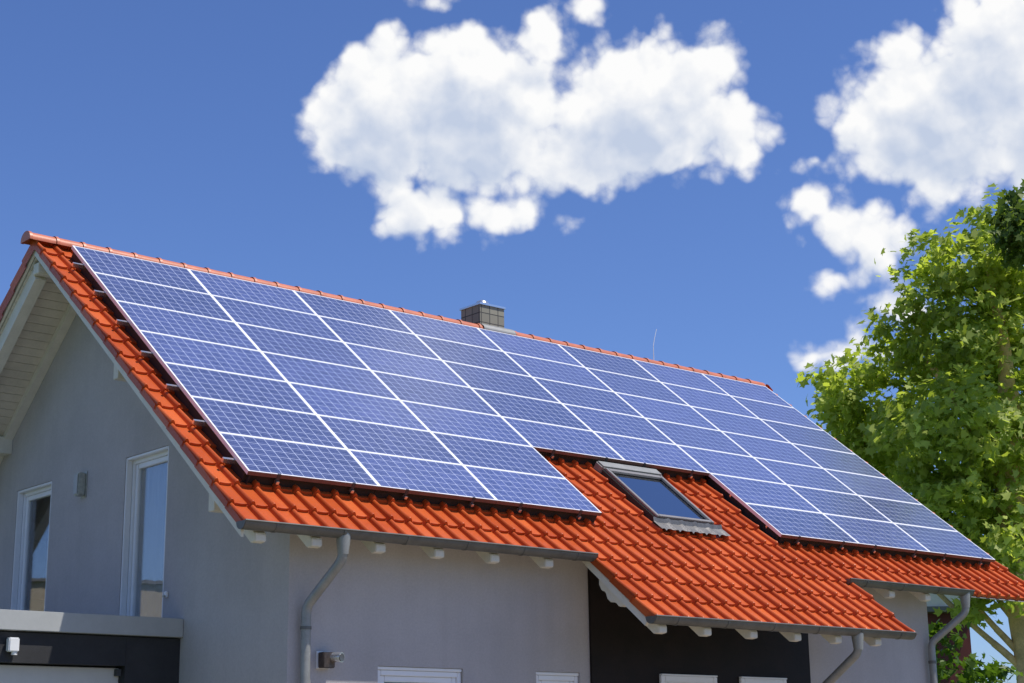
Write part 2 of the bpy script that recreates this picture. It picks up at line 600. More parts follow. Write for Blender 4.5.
def tile_slope(name, mapf, x0, n_tiles, k0, k1, parent, hole=None, skirt=0.035):
    pr = tile_profile()
    xs, hs, ribs, ids = [], [], [], []
    for i in range(n_tiles):
        for t, h, r in pr:
            xs.append(x0 + i * TW + t); hs.append(h); ribs.append(r); ids.append(i + t / TW * 0.98)
    for t, h, r in pr[:9]:                 # closing rib at the far verge
        xs.append(x0 + n_tiles * TW + t); hs.append(h); ribs.append(r); ids.append(n_tiles + t)
    xs, hs, ribs, ids = map(np.array, (xs, hs, ribs, ids))
    nx = len(xs)
    V, F, U = [], [], []
    base = 0
    for k in range(k0, k1):
        d0, d1 = k * GA, (k + 1) * GA
        nose = 0.016 * ribs - 0.004 * (1 - ribs)
        jit = np.repeat(rng.normal(0, 0.0025, n_tiles + 1), len(pr))[:nx]
        rows = []
        for fr, dh, rs in ((-0.06, 0.0, 0.86), (0.25, 0.009, 0.90), (0.70, 0.023, 0.95), (0.90, 0.029, 1.0), (0.965, 0.032, 1.14), (1.0, 0.031, 1.06)):
            d = d0 + fr * (d1 - d0) + nose * max(0, (fr - 0.9) / 0.1) + jit * (fr > 0.9)
            rows.append((d, TILE + dh + hs * np.where(ribs > 0, rs, 1.0)))
        ends = rows[-1]
        rows_b = [ends, (ends[0] - 0.002, np.full(nx, TILE - 0.012) + 0.0 * hs)]
        for grp_rows in (rows, rows_b):
            m = len(grp_rows)
            P = np.stack([mapf(xs, d, h) for d, h in grp_rows]).reshape(-1, 3)
            V.append(P)
            U.append(np.tile(np.stack([ids, np.full(nx, k + 0.5)], -1), (m, 1)))
            i = np.arange(m - 1)[:, None] * nx + np.arange(nx - 1)[None, :]
            q = np.stack([i, i + 1, i + nx + 1, i + nx], -1).reshape(-1, 4) + base
            F.append(q)
            base += m * nx
        # verge skirts at both ends: each course's end tile turns down over the board
        for xe, ix, sgn in ((xs[0], 0, -1), (xs[-1], nx - 1, 1)):
            da, db = d0 - 0.02, d1 + 0.016
            hh = TILE + 0.012
            xo = xe + sgn * 0.012
            P = np.array([mapf(xe, da, hh + 0.02), mapf(xo, db, hh + 0.03), mapf(xo, db, hh - skirt), mapf(xe, da, hh - skirt - 0.02)]).reshape(-1, 3)
            V.append(P)
            U.append(np.tile(np.array([[ids[ix], k + 0.5]]), (4, 1)))
            F.append(np.array([[0, 1, 2, 3]]) + base)
            base += 4
    V = np.concatenate(V); F = np.concatenate(F); U = np.concatenate(U)
    if hole is not None:
        ux = V[F][:, :, 0].mean(1)
        dd = ((V[F].mean(1) - np.array([0, 0, Z0])) @ sF)
        keep = ~((ux > hole[0]) & (ux < hole[1]) & (dd > hole[2]) & (dd < hole[3]))
        F = F[keep]
    me = bpy.data.meshes.new(name)
    me.from_pydata(V.tolist(), [], F.tolist())
    me.update()
    uvl = me.uv_layers.new(name='UVMap')
    li = np.empty(len(me.loops), dtype=np.int32)
    me.loops.foreach_get('vertex_index', li)
    uvl.data.foreach_set('uv', U[li].astype(np.float32).ravel())
    me.materials.append(M_TILE)
    me.shade_smooth()
    o = bpy.data.objects.new(name, me)
    COL.objects.link(o)
    o.parent = parent
    return o


house = empty('house', (0, 0, 0), 'grey rendered house with an orange clay tiled gable roof covered in solar panels', 'house')
XG, XE = 0.5, 11.02                       # gable walls
YF, YB = -4.22, 4.92                      # facade, rear
SKY_HOLE = (5.97, 6.85, 4.02, 5.13)
roof = tile_slope('roof', front, X0, 57, -1, 16, house, SKY_HOLE)
roof_low = tile_slope('roof', front, XL0, 19, 16, 19, house)
roof_back = tile_slope('roof', rear, X0, 57, -1, 16, house, None, 0.11)
roof_back['label'] = 'rear roof slope seen only as a dark edge at the left verge'


def slab(mb, mapf, x0, x1, d0, d1, h0, h1):
    v = [tuple(mapf(x, d, h)) for h in (h0, h1) for d in (d0, d1) for x in (x0, x1)]
    mb.add(v, [(0, 2, 3, 1), (4, 5, 7, 6), (0, 1, 5, 4), (2, 6, 7, 3), (0, 4, 6, 2), (1, 3, 7, 5)])


# timber deck below the tiles
dk = MB()
slab(dk, front, X0 + 0.03, SKY_HOLE[0], -0.30, 6.12, TILE - 0.07, TILE - 0.035)
slab(dk, front, SKY_HOLE[1], XR - 0.03, -0.30, 6.12, TILE - 0.07, TILE - 0.035)
slab(dk, front, SKY_HOLE[0], SKY_HOLE[1], -0.30, SKY_HOLE[2], TILE - 0.07, TILE - 0.035)
slab(dk, front, SKY_HOLE[0], SKY_HOLE[1], SKY_HOLE[3], 6.12, TILE - 0.07, TILE - 0.035)
slab(dk, front, XL0 + 0.03, XL1 - 0.02, 6.13, 7.32, TILE - 0.07, TILE - 0.035)
dk.build('roof_deck', M_WOODW, house)

# rear soffit boards on the left overhang: boards run along the ridge, small open joints
sb = MB()
d = -0.25
while d < 6.05:
    slab(sb, rear, X0 + 0.06, XG - 0.002, d, d + 0.124, TILE - 0.135, TILE - 0.075)
    d += 0.13
sb.build('soffit', M_SOFFIT, house)
so2 = MB()
slab(so2, rear, XE + 0.002, XR - 0.06, -0.25, 6.05, TILE - 0.135, TILE - 0.075)
so2.build('soffit', M_SOFFIT, house)

# barge boards along the verges: one chevron per gable
for xa, xb in ((X0 + 0.02, X0 + 0.05), (XR + 0.02, XR + 0.05)):
    yf_, yb_ = -4.66, 2 * RY + 4.66
    a_, b_ = 0.07, 0.165
    MB().prism([(yf_, zt(yf_, a_)), (RY - 0.1, zt(RY - 0.1, a_)), (RY - 0.03, zt(RY, -0.02)), (RY + 0.03, zt(RY, -0.02)), (RY + 0.1, zt(RY + 0.1, a_)), (yb_, zt(yb_, a_)), (yb_, zt(yb_, b_)), (RY, zt(RY, b_)), (yf_, zt(yf_, b_))], 'x', xa, xb).build('barge_board', M_WOODW, house)
b = MB()
slab(b, front, XL0 + 0.02, XL0 + 0.06, 6.13, 7.30, TILE - 0.125, TILE - 0.05)
b.build('barge_board', M_WOODW, house)
# flying rafter under the left rear overhang, wall trim
for xa, xb, h0, h1 in ((-0.27, -0.13, -0.31, -0.137), (0.38, XG - 0.003, -0.215, -0.137)):
    b = MB()
    slab(b, rear, xa, xb, 0.0, 6.05, TILE + h0, TILE + h1)
    b.build('rafter', M_WOODW, house)


def purlin(x0, x1, y, z, wdt=0.16, hgt=0.2):
    b = MB().box(x0, x1, y - wdt / 2, y + wdt / 2, z - hgt, z)
    return b.build('purlin', M_WOODW, house, bevel=0.006)


purlin(X0 + 0.06, XG - 0.002, RY, zt(RY, 0.27), 0.16, 0.14)         # ridge purlin end
purlin(X0 + 0.1, XG - 0.002, 2.62, zt(2.62, 0.19), 0.20, 0.22)      # rear middle purlin
purlin(-0.12, XG - 0.002, -1.55, zt(-1.55, 0.25), 0.12, 0.28)        # front middle purlin
purlin(-0.12, XG - 0.002, -3.74, zt(-3.74, 0.25), 0.12, 0.28)        # eaves purlin end

# ridge tiles: overlapping half round caps
rg = MB()
xk = X0 - 0.10
k = 0
while xk + 0.355 < XR + 0.02:
    L = 0.355
    rings = []
    for fr, r in ((0, 0.118), (0.10, 0.120), (0.13, 0.108), (1.12, 0.104)):
        ring = []
        for a in np.linspace(-8, 188, 15):
            ring.append((xk + fr * L, RY + 1.15 * r * math.cos(math.radians(a)), 8.005 + r * math.sin(math.radians(a)) * 0.95))
        rings.append(ring)
    n = 15
    v = [p for r in rings for p in r]
    f = [(i * n + j, i * n + j + 1, (i + 1) * n + j + 1, (i + 1) * n + j) for i in range(3) for j in range(n - 1)]
    rg.add(v, f)
    if k == 0:
        rg.add(rings[0], [tuple(range(n))])
    xk += L
    k += 1
ridge = rg.build('ridge', M_RIDGE, house, smooth=True)

# walls ------------------------------------------------------------


def wall_cells(us, vs, holes):
    """rectangles of a grid that lie outside all holes"""
    out = []
    us = sorted(set(us + [h[i] for h in holes for i in (0, 1)]))
    vs = sorted(set(vs + [h[i] for h in holes for i in (2, 3)]))
    for a, b in zip(us[:-1], us[1:]):
        for c, e in zip(vs[:-1], vs[1:]):
            if not any(h[0] <= (a + b) / 2 <= h[1] and h[2] <= (c + e) / 2 <= h[3] for h in holes):
                out.append((a, b, c, e))
    return out


def wall(axis, pos, into, us, vs, holes, extra=(), name='wall', material=None):
    """axis 'y': wall in the x-z plane at y=pos; 'x': wall in the y-z plane at x=pos; reveals go 'into' the house"""
    mb = MB()

    def pt(u, v, q=0.0):
        return (u, pos + q, v) if axis == 'y' else (pos + q, u, v)
    for a, b, c, e in wall_cells(list(us), list(vs), holes):
        mb.add([pt(a, c), pt(b, c), pt(b, e), pt(a, e)], [(0, 1, 2, 3)])
    for a, b, c, e in holes:
        for (p, q) in (((a, c), (b, c)), ((b, c), (b, e)), ((b, e), (a, e)), ((a, e), (a, c))):
            mb.add([pt(*p), pt(*q), pt(*q, into), pt(*p, into)], [(0, 1, 2, 3)])
    for poly in extra:
        mb.add([pt(*q) for q in poly], [tuple(range(len(poly)))])
    return mb.build(name, material or M_STUCCO, house, recalc=False)


ZW = zt(YF, 0.16)
WIN_F = [(1.59, 2.705, 1.45, 2.70), (3.735, 4.395, 1.45, 2.70)]
WIN_C = [(5.63, 6.60, 1.35, 2.72), (7.02, 7.88, 1.35, 2.72)]
wall('y', YF, 0.16, [XG, 4.55], [0, ZW], WIN_F)
CLX0, CLX1 = 4.55, 8.38
wall('y', YF - 0.03, 0.2, [CLX0, CLX1], [0, zt(YF - 0.03, 0.16)], WIN_C, name='cladding', material=M_DARKCLAD)
MB().box(CLX0, CLX0 + 0.002, YF - 0.029, YF, 0, ZW).build('cladding', M_DARKCLAD, house)
wall('y', YF, 0.16, [CLX1, XE], [0, ZW], [])
# light inner faces so the shell is closed
WIN_G = [(-1.70, -0.68, 3.14, 5.25), (1.26, 2.285, 3.14, 5.25)]
ZB = zt(YF, 0.2)
ZT = zt(RY, 0.2)
ys_top = [(YF, ZB), (YB, ZB), (RY, ZT)]
# gable: strip below the springing line, then the triangle with its windows cut as a grid and sloped edges
zsplit = 5.30


def yl(z):
    return RY - (ZT - z) / TT


def gable(x, holes, into):
    mb_holes = holes
    extra = [[(yl(zsplit), zsplit), (2 * RY - yl(zsplit), zsplit), (RY, ZT)],
             [(YF, ZB), (yl(zsplit), ZB), (yl(zsplit), zsplit)],
             [(YB, ZB), (2 * RY - yl(zsplit), zsplit), (2 * RY - yl(zsplit), ZB)]]
    mid = [yl(zsplit), 2 * RY - yl(zsplit)]
    h_up = [(a, b, max(c, 0), e) for a, b, c, e in holes]
    mb = wall('x', x, into, mid, [0, ZB, zsplit], h_up, extra)
    side = MB()
    for a, b in ((YF, mid[0]), (mid[1], YB)):
        side.add([(x, a, 0), (x, b, 0), (x, b, ZB), (x, a, ZB)], [(0, 1, 2, 3)])
    # merge the two side strips into the same wall mesh
    me = mb.data
    vv = [tuple(q.co) for q in me.vertices] + side.v
    n0 = len(me.vertices)
    ff = [tuple(q.vertices) for q in me.polygons] + [tuple(i + n0 for i in f_) for f_ in side.f]
    me2 = bpy.data.meshes.new('wall')
    me2.from_pydata(vv, [], ff)
    me2.materials.append(M_STUCCO)
    mb.data = me2
    return mb


gable(XG, WIN_G, 0.17)
gable(XE, [], -0.15)
MB().add([(XG, YB, 0), (XE, YB, 0), (XE, YB, ZB), (XG, YB, ZB)], [(0, 1, 2, 3)]).build('wall', M_STUCCO, house)
# dark inner lining behind the windows
MB().box(XG + 0.9, XE - 0.4, YF + 0.9, YB - 0.4, 0.05, 3.0).build('inner_wall', M_DARK, house)
MB().box(XG + 1.1, XG + 1.2, -2.4, 3.0, 3.05, 5.44).build('inner_wall', M_DARK, house)
MB().box(XG + 0.02, XG + 1.2, -2.4, 3.0, 5.45, 5.5).build('ceiling', M_DARK, house)
MB().box(XG + 0.02, XE - 0.02, YF + 0.02, YB - 0.02, 3.02, 3.05).build('inner_floor', M_DARK, house)


def window(axis, pos, sgn, u0, u1, v0, v1, depth=0.11, fw=0.075, parent=None, curtain=False, mullion=False, cap=0.0, guide=0.0, label=None, pane_mat=None, frame_mat=None):
    """casement: outer frame, sash with pane; sgn = direction into the house"""
    def bx(mb, a, b, c, e, q0, q1):
        if axis == 'y':
            mb.box(a, b, min(pos + sgn * q0, pos + sgn * q1), max(pos + sgn * q0, pos + sgn * q1), c, e)
        else:
            mb.box(min(pos + sgn * q0, pos + sgn * q1), max(pos + sgn * q0, pos + sgn * q1), a, b, c, e)

    def ring(mb, a, b, c, e, t, q0, q1):
        bx(mb, a, a + t, c, e, q0, q1)
        bx(mb, b - t, b, c, e, q0, q1)
        bx(mb, a + t, b - t, c, c + t, q0, q1)
        bx(mb, a + t, b - t, e - t, e, q0, q1)
    fr = MB()
    g_ = 0.003
    if guide:
        ring(fr, u0 + g_, u1 - g_, v0 + g_, v1 - g_, guide, 0.006, depth - 0.032)
    ring(fr, u0 + g_, u1 - g_, v0 + g_, v1 - g_ - cap, fw, depth - 0.03, depth + 0.05)
    if cap:
        bx(fr, u0 + g_, u1 - g_, v1 - g_ - cap + 0.002, v1 - g_, depth - 0.045, depth + 0.05)
    wobj = fr.build('window', frame_mat or M_WHITE, house, bevel=0.006)
    if label:
        wobj['label'] = label
    sa = MB()
    a, b, c, e = u0 + fw + 0.004, u1 - fw - 0.004, v0 + fw + 0.004, v1 - fw - cap - 0.004
    st_ = 0.06
    ring(sa, a, b, c, e, st_, depth - 0.012, depth + 0.045)
    if mullion:
        bx(sa, (a + b) / 2 - 0.05, (a + b) / 2 + 0.05, c + st_, e - st_, depth - 0.012, depth + 0.045)
    sa.build('sash', frame_mat or M_WHITE, wobj, bevel=0.006)
    pn = MB()
    bx(pn, a + st_ - 0.005, b - st_ + 0.005, c + st_ - 0.005, e - st_ + 0.005, depth + 0.018, depth + 0.024)
    pn.build('pane', pane_mat or M_PANE, wobj)
    if curtain:
        cu = MB()
        ca, cb = curtain
        n = 60
        vs_ = []
        for zz in (c + 0.02, e):
            for i in range(n + 1):
                u = ca + (cb - ca) * i / n
                q = depth + 0.06 + 0.018 * math.sin(i * 1.15) + 0.012 * math.sin(i * 0.47 + 1)
                vs_.append((u, pos + sgn * q, zz) if axis == 'y' else (pos + sgn * q, u, zz))
        cu.add(vs_, [(i, i + 1, n + 2 + i, n + 1 + i) for i in range(n)])
        cu.build('curtain', M_CURT, wobj, smooth=False)
    return wobj


window('x', XG, 1, -1.70, -0.68, 3.14, 5.25, guide=0.03, curtain=(-1.68, -0.80), label='tall gable window with a pale curtain near the roof slope')
window('x', XG, 1, 1.26, 2.285, 3.14, 5.25, guide=0.03, curtain=(1.3, 1.62), label='tall gable window with a dark pane beside the wall lamp')
for i, h in enumerate(WIN_F):
    window('y', YF, 1, *h, depth=0.06, fw=0.055, cap=0.035)
for i, h in enumerate(WIN_C):
    window('y', YF - 0.03, 1, *h, depth=0.0, fw=0.07, cap=0.02)

# rafters at the eaves: plumb cut ends, under the deck
def rafter(x, y_end, y_in, wdt=0.125):
    a, b = 0.115, 0.275
    ch = 0.085
    poly = [(y_end, zt(y_end, a)), (y_end, zt(y_end, b) + ch), (y_end + ch, zt(y_end + ch, b) + 0.005), (y_in, zt(y_in, b)), (y_in, zt(y_in, a))]
    MB().prism(poly, 'x', x - wdt / 2, x + wdt / 2).build('rafter', M_WOODW, house, bevel=0.008)


for x in (-0.11, 0.53, 1.30, 2.05, 2.80, 3.57, 9.66, 10.45):
    rafter(x, -4.66, YF + 0.0 if XG < x < XE else -2.6)
for x in (4.36, 5.06, 5.82, 6.58, 7.32, 8.08):
    rafter(x, -5.58, YF - 0.032)
# scroll cut bracket of the purlin below the lower verge
zc = zt(-4.6, 0.2)
pl = [(y_ - 0.14, zt(y_ - 0.14, 0.12) + q) for y_, q in ((-4.62, 0.0), (-5.02, 0.0))]
e_ = pl[1][1]
pl += [(-5.19, e_ - 0.05), (-5.14, e_ - 0.10), (-5.06, e_ - 0.10), (-5.01, e_ - 0.05), (-4.93, e_ - 0.04), (-4.88, e_ + 0.0), (-4.85, e_ + 0.08), (-4.79, e_ + 0.10), (-4.75, e_ + 0.17)]
MB().prism(pl, 'x', XL0 + 0.062, XL0 + 0.2).build('bracket', M_WOODW, house, bevel=0.01)

# gutters: half round troughs with a rolled lip and brackets
def gutter(x0, x1, y, z, r=0.08):
    mb = MB()
    n = 12
    sec = []
    for i in range(n + 1):
        a = math.pi + math.pi * i / n
        sec.append((y + r * math.cos(a), z + r * math.sin(a)))
    inner = [(y + (r - 0.006) * math.cos(math.pi + math.pi * i / n), z + (r - 0.006) * math.sin(math.pi + math.pi * i / n)) for i in range(n, -1, -1)]
    poly = sec + inner
    mb.prism(poly, 'x', x0, x1)
    mb.tube([(x0, y - r, z), (x1, y - r, z)], 0.011, 8)
    for xx in (x0, x1 - 0.006):            # stop ends
        mb.prism(sec, 'x', xx - 0.002, xx + 0.008)
    go_ = mb.build('gutter', M_ZINC, house, smooth=True)
    xx = x0 + 0.35
    while xx < x1 - 0.1:
        b = MB()
        s2 = [(y + (r + 0.005) * math.cos(math.pi + math.pi * i / n), z + (r + 0.005) * math.sin(math.pi + math.pi * i / n)) for i in range(n + 1)]
        s3 = [(y + (r + 0.001) * math.cos(math.pi + math.pi * i / n), z + (r + 0.001) * math.sin(math.pi + math.pi * i / n)) for i in range(n, -1, -1)]
        b.prism(s2 + s3, 'x', xx, xx + 0.028)
        b.build('gutter_bracket', M_ZINC, go_, smooth=False)
        xx += 0.78
    return go_


ye = front(0, 6.19, TILE)[1]
ze = front(0, 6.19, TILE)[2] + 0.048
ye -= 0.012
gutter(X0 - 0.02, XL0 + 0.02, ye + 0.005, ze - 0.005)
gutter(XL1 + 0.02, 11.34, ye + 0.005, ze - 0.005)
yl_, zl_ = front(0, 7.37, TILE)[1:]
zl_ += 0.04
yl_ -= 0.012
gutter(XL0 - 0.03, XL1 + 0.06, yl_ + 0.005, zl_ - 0.005)
# thin eaves flashing where the gutter stops
b = MB()
slab(b, front, 11.36, XR, 6.15, 6.23, TILE - 0.025, TILE - 0.017)
b.build('eaves_flashing', M_ZINCL, house)


def bend(pts, r=0.08, n=5):
    """round the corners of a polyline"""
    P = [Vector(q) for q in pts]
    out = [P[0]]
    for a, b_, c in zip(P[:-2], P[1:-1], P[2:]):
        u, v_ = (a - b_).normalized(), (c - b_).normalized()
        s, e = b_ + u * r, b_ + v_ * r
        for i in range(n + 1):
            t = i / n
            out.append(s * (1 - t) ** 2 + b_ * 2 * t * (1 - t) + e * t * t)
    out.append(P[-1])
    return out


def downpipe(pts, r=0.05, zs=()):
    P0 = Vector(pts[0])
    mb = MB().tube(bend(pts), r, 16)
    o = mb.build('downpipe', M_ZINCL, house, smooth=True)
    ou = MB().tube([P0 + Vector((0, 0, 0.12)), P0 + Vector((0, 0, 0.06)), P0 + Vector((0, 0, -0.04)), P0 + Vector((0, 0, -0.09))], [0.075, 0.072, 0.060, 0.054], 16)
    ou.build('outlet', M_ZINCL, o, smooth=True)
    for p_, q_ in zs:
        MB().tube([p_, q_], r + 0.007, 16).build('pipe_collar', M_ZINC, o, smooth=True)
    return o


yg = ye + 0.005
downpipe([(0.80, yg, ze - 0.15), (0.80, yg, ze - 0.28), (0.65, YF - 0.09, 3.24), (0.65, YF - 0.09, 0.02)],
         zs=(((0.65, YF - 0.09, 3.02), (0.65, YF - 0.09, 3.05)), ((0.65, YF - 0.09, 2.0), (0.65, YF - 0.09, 2.06))))
ygl = yl_ + 0.005
downpipe([(7.60, ygl, zl_ - 0.15), (7.60, ygl, zl_ - 0.27), (7.60, YF - 0.12, 2.05), (7.60, YF - 0.12, 0.02)],
         zs=(((7.60, YF - 0.12, 1.5), (7.60, YF - 0.12, 1.54)),))
downpipe([(11.22, yg, ze - 0.15), (11.22, yg, ze - 0.30), (10.93, YF - 0.09, 3.26), (10.93, YF - 0.09, 0.02)],
         zs=(((10.93, YF - 0.09, 2.98), (10.93, YF - 0.09, 3.02)),))

# chimney ----------------------------------------------------------
cx0, cx1, cy0, cy1 = 6.964, 7.444, 0.60, 1.06
ch = MB().box(cx0, cx1, cy0, cy1, 7.5, 8.52).build('chimney', M_CHIM, roof_back)
MB().box(cx0 - 0.02, cx1 + 0.02, cy0 - 0.02, cy1 + 0.02, 8.522, 8.555).build('chimney_cap', M_STEEL, roof_back, bevel=0.004)
fl = MB()
cxm, cym = 7.17, 0.80
fl.tube([(cxm, cym, 8.55), (cxm, cym, 8.60), (cxm, cym, 8.605), (cxm, cym, 8.64), (cxm, cym, 8.665)], [0.07, 0.07, 0.10, 0.085, 0.03], 18)
fl.build('flue_cowl', M_STEEL, roof_back, smooth=True)
fb = MB()
fb.box(cx0 - 0.05, cx1 + 0.03, cy0 - 0.07, cy0 - 0.003, 7.9, 8.105)
for i_ in range(8):
    a0, a1 = math.radians(104 + 9 * i_), math.radians(104 + 9 * (i_ + 1))
    q_ = [(RY + 0.15 * math.cos(t_a), 8.005 + 0.120 * math.sin(t_a)) for t_a in (a0, a1)]
    fb.add([(6.72, *q_[0]), (7.34, *q_[0]), (7.34, *q_[1]), (6.72, *q_[1])], [(0, 1, 2, 3)])
fb.build("chimney_flashing", M_ZINCL, roof_back, bevel=0.01)

# skylight ---------------------------------------------------------
sx0, sx1, sd0, sd1 = 5.87, 6.93, 3.92, 5.31
HB = TILE + 0.03


def rslab(x0, x1, d0, d1, h0, h1, name, m, parent, bevel=0.0):
    b_ = MB()
    slab(b_, front, x0, x1, d0, d1, h0, h1)
    return b_.build(name, m, parent, bevel=bevel)


sk = MB()
t_ = 0.075
hS0, hS1 = TILE - 0.10, TILE + 0.135
for q in ((sx0, sx0 + t_, sd0 + 0.16, sd1 - 0.06), (sx1 - t_, sx1, sd0 + 0.16, sd1 - 0.06), (sx0 + t_ + 0.001, sx1 - t_ - 0.001, sd1 - 0.14, sd1 - 0.062)):
    slab(sk, front, *q, hS0, hS1 - 0.02)
skylight = sk.build('skylight', M_BLACK, house, bevel=0.006)
rslab(sx0 - 0.015, sx1 + 0.015, sd0, sd0 + 0.17, TILE + 0.0, hS1 + 0.022, 'hood', M_ZINCL, skylight, bevel=0.02)
sa = MB()
for q in ((sx0 + 0.02, sx0 + 0.066, sd0 + 0.175, sd1 - 0.07), (sx1 - 0.066, sx1 - 0.02, sd0 + 0.175, sd1 - 0.07),
          (sx0 + 0.067, sx1 - 0.067, sd0 + 0.175, sd0 + 0.235), (sx0 + 0.067, sx1 - 0.067, sd1 - 0.12, sd1 - 0.07)):
    slab(sa, front, *q, hS1 - 0.018, hS1 + 0.012)
sa.build('sash', M_SASH, skylight, bevel=0.004)
rslab(sx0 + 0.06, sx1 - 0.06, sd0 + 0.225, sd1 - 0.115, hS1 - 0.03, hS1 - 0.024, 'pane', M_SKYPANE, skylight)
rslab(sx0 + 0.06, sx1 - 0.06, sd0 + 0.1, sd1 - 0.1, hS0 - 0.2, hS0 - 0.19, 'blind', M_CURT, skylight)
# crimped lead apron following the tiles
ap = MB()
nx_, nd_ = 96, 5
va = []
for j in range(nd_ + 1):
    for i in range(nx_ + 1):
        x = sx0 - 0.05 + (sx1 - sx0 + 0.16) * i / nx_
        ph = ((x - X0) % TW) / TW
        hb = 0.040 * math.exp(-((ph - 0.152) / 0.12) ** 2) + 0.040 * math.exp(-((ph - 1.152) / 0.12) ** 2)
        dd_ = sd1 - 0.06 + 0.20 * j / nd_ + (0.03 * math.sin(ph * 6.283) if j == nd_ else 0)
        h_ = TILE + 0.080 + hb * (0.3 + 0.35 * j / nd_) + (0.04 if j == 0 else 0) + rnd.uniform(-0.002, 0.002)
        va.append(tuple(front(x, dd_, h_)))
ap.add(va, [(j * (nx_ + 1) + i, j * (nx_ + 1) + i + 1, (j + 1) * (nx_ + 1) + i + 1, (j + 1) * (nx_ + 1) + i) for j in range(nd_) for i in range(nx_)])
ap.build('lead_apron', M_LEAD, skylight, smooth=True)

# ------------------------------------------------------------------ solar panels
PW, PH = 1.6, 0.77397
PX, PY = 1.596, 0.770                     # panel outer size
rotM = Matrix(((1, 0, 0), (0, CT, -ST), (0, ST, CT))).to_4x4()


def panel_meshes():
    fr = MB()
    T = 0.045
    a, c = 0.020, 0.0145
    fr.box(0, a, 0, PY, -T, 0)
    fr.box(PX - a, PX, 0, PY, -T, 0)
    fr.box(a, PX - a, 0, c, -T, 0)
    fr.box(a, PX - a, PY - c, PY, -T, 0)
    return fr


ORD = ['top', 'second', 'third', 'fourth', 'fifth', 'sixth', 'bottom']
CO = ['leftmost', 'second', 'third', 'fourth', 'fifth', 'sixth', 'seventh', 'rightmost']


def panel_label(i, j):
    r = {0: 'the top row', 6: 'the bottom row'}.get(j, 'the %s row from the top' % ORD[j])
    c = {0: 'the leftmost column', 7: 'the rightmost column'}.get(i, 'the %s column from the left' % CO[i])
    return 'blue solar panel in %s, %s' % (r, c)


cellmesh = None
proto = None
for i in range(8):
    for j in range(7):
        if i in (3, 4) and j > 4:
            continue
        pos = front(i * PW + 0.002, (j + 1) * PH - 0.002, 0.0)
        if proto is None:
            root = empty('solar_panel', (0, 0, 0))
            fo = panel_meshes().build('frame', M_ALU, root)
            cm = MB()
            cm.box(-0.778, 0.778, -0.3705, 0.3705, -0.012, -0.004)
            co = cm.build('cell_sheet', M_CELL, root)
            co.location = (PX / 2, PY / 2, 0)
            bk = MB().box(0.03, PX - 0.03, 0.03, PY - 0.03, -0.036, -0.014).build('backsheet', M_DGREY, root)
            kids = (fo, co, bk)
            proto = root
        else:
            root = proto.copy()
            COL.objects.link(root)
            for kd in kids:
                k2 = kd.copy()
                k2.parent = root
                COL.objects.link(k2)
        root.matrix_world = Matrix.Translation(Vector(pos)) @ rotM
        tag(root, panel_label(i, j), 'solar panel', 'solar panels on the roof')
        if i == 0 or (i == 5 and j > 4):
            MB().box(0.04, 0.045, 0.001, PY - 0.001, -0.185, -0.047).build('gap_shade_strip', M_BLACK, root)  # black strip added to darken the shaded gap under the left edge
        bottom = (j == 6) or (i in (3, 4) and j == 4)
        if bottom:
            MB().box(0.0, PX, -0.004, -0.0006, -0.045, -0.004).build('edge_shade_strip', M_EDGESHADE, root)  # shade on the aluminium frame's lower face, put in as a brown strip
            MB().box(0.0, PX, 0.045, 0.05, -0.185, -0.047).build('gap_shade_strip', M_BLACK, root)  # black strip in place of the shade below the bottom edge
            for xx in (0.36, 1.27):
                c_ = MB().box(xx - 0.022, xx + 0.022, -0.008, 0.012, -0.07, 0.002).build('clamp', M_DGREY, root, bevel=0.003)
                f_ = MB().box(xx - 0.014, xx + 0.02, -0.03, 0.02, -0.105, -0.072).build('clamp_foot', M_STEEL, root, bevel=0.003)

# mounting rails running under the panels, their ends stick out at the left verge
for j in range(7):
    dd = (j + 0.60) * PH
    nm = ['topmost', 'second highest', 'third highest', 'middle', 'third lowest', 'second lowest', 'lowest'][j]
    runs = [(-0.13, 8 * PW - 0.05, '%s of seven silver rails sticking out left of the solar panels' % nm)]
    if j > 4:
        runs = [(-0.13, 3 * PW - 0.06, '%s of seven silver rails sticking out left of the solar panels' % nm),
                (5 * PW + 0.04, 8 * PW - 0.05, 'silver rail under the %s panel row right of the skylight' % ('sixth' if j == 5 else 'bottom'))]
    for xa, xb, lb in runs:
        b = MB()
        slab(b, front, xa, xb, dd - 0.018, dd + 0.018, -0.097, -0.048)
        tag(b.build('mounting_rail', M_STEEL, None, bevel=0.003), lb, 'rail', 'mounting rails under the panels')

# ------------------------------------------------------------------ lightning rod on the ridge
lr = empty('lightning_rod', (10.45, RY, 8.08), 'thin bent lightning rod standing on the ridge right of the chimney', 'lightning rod')
MB().tube([(0, 0, 0.0), (0.0, 0, 0.28), (0.03, 0, 0.40), (0.09, 0, 0.58)], [0.007, 0.006, 0.005, 0.004], 6).build('rod', M_ALU, lr)
MB().box(-0.04, 0.04, -0.05, 0.05, -0.06, 0.012).build('base', M_DGREY, lr)

# ------------------------------------------------------------------ fittings on the walls
wl = empty('wall_lamp', (XG, 0.36, 4.93), 'grey box shaped wall lamp between the two tall gable windows', 'lamp')
MB().box(-0.012, -0.001, -0.08, 0.08, -0.02, 0.30).build('back_plate', M_LAMP, wl, bevel=0.003)
MB().box(-0.11, -0.014, -0.065, 0.065, 0.0, 0.28).build('housing', M_LAMP, wl, bevel=0.012)
MB().box(-0.118, -0.111, -0.05, 0.05, 0.02, 0.26).build('diffuser', M_FASCIA, wl, bevel=0.002)

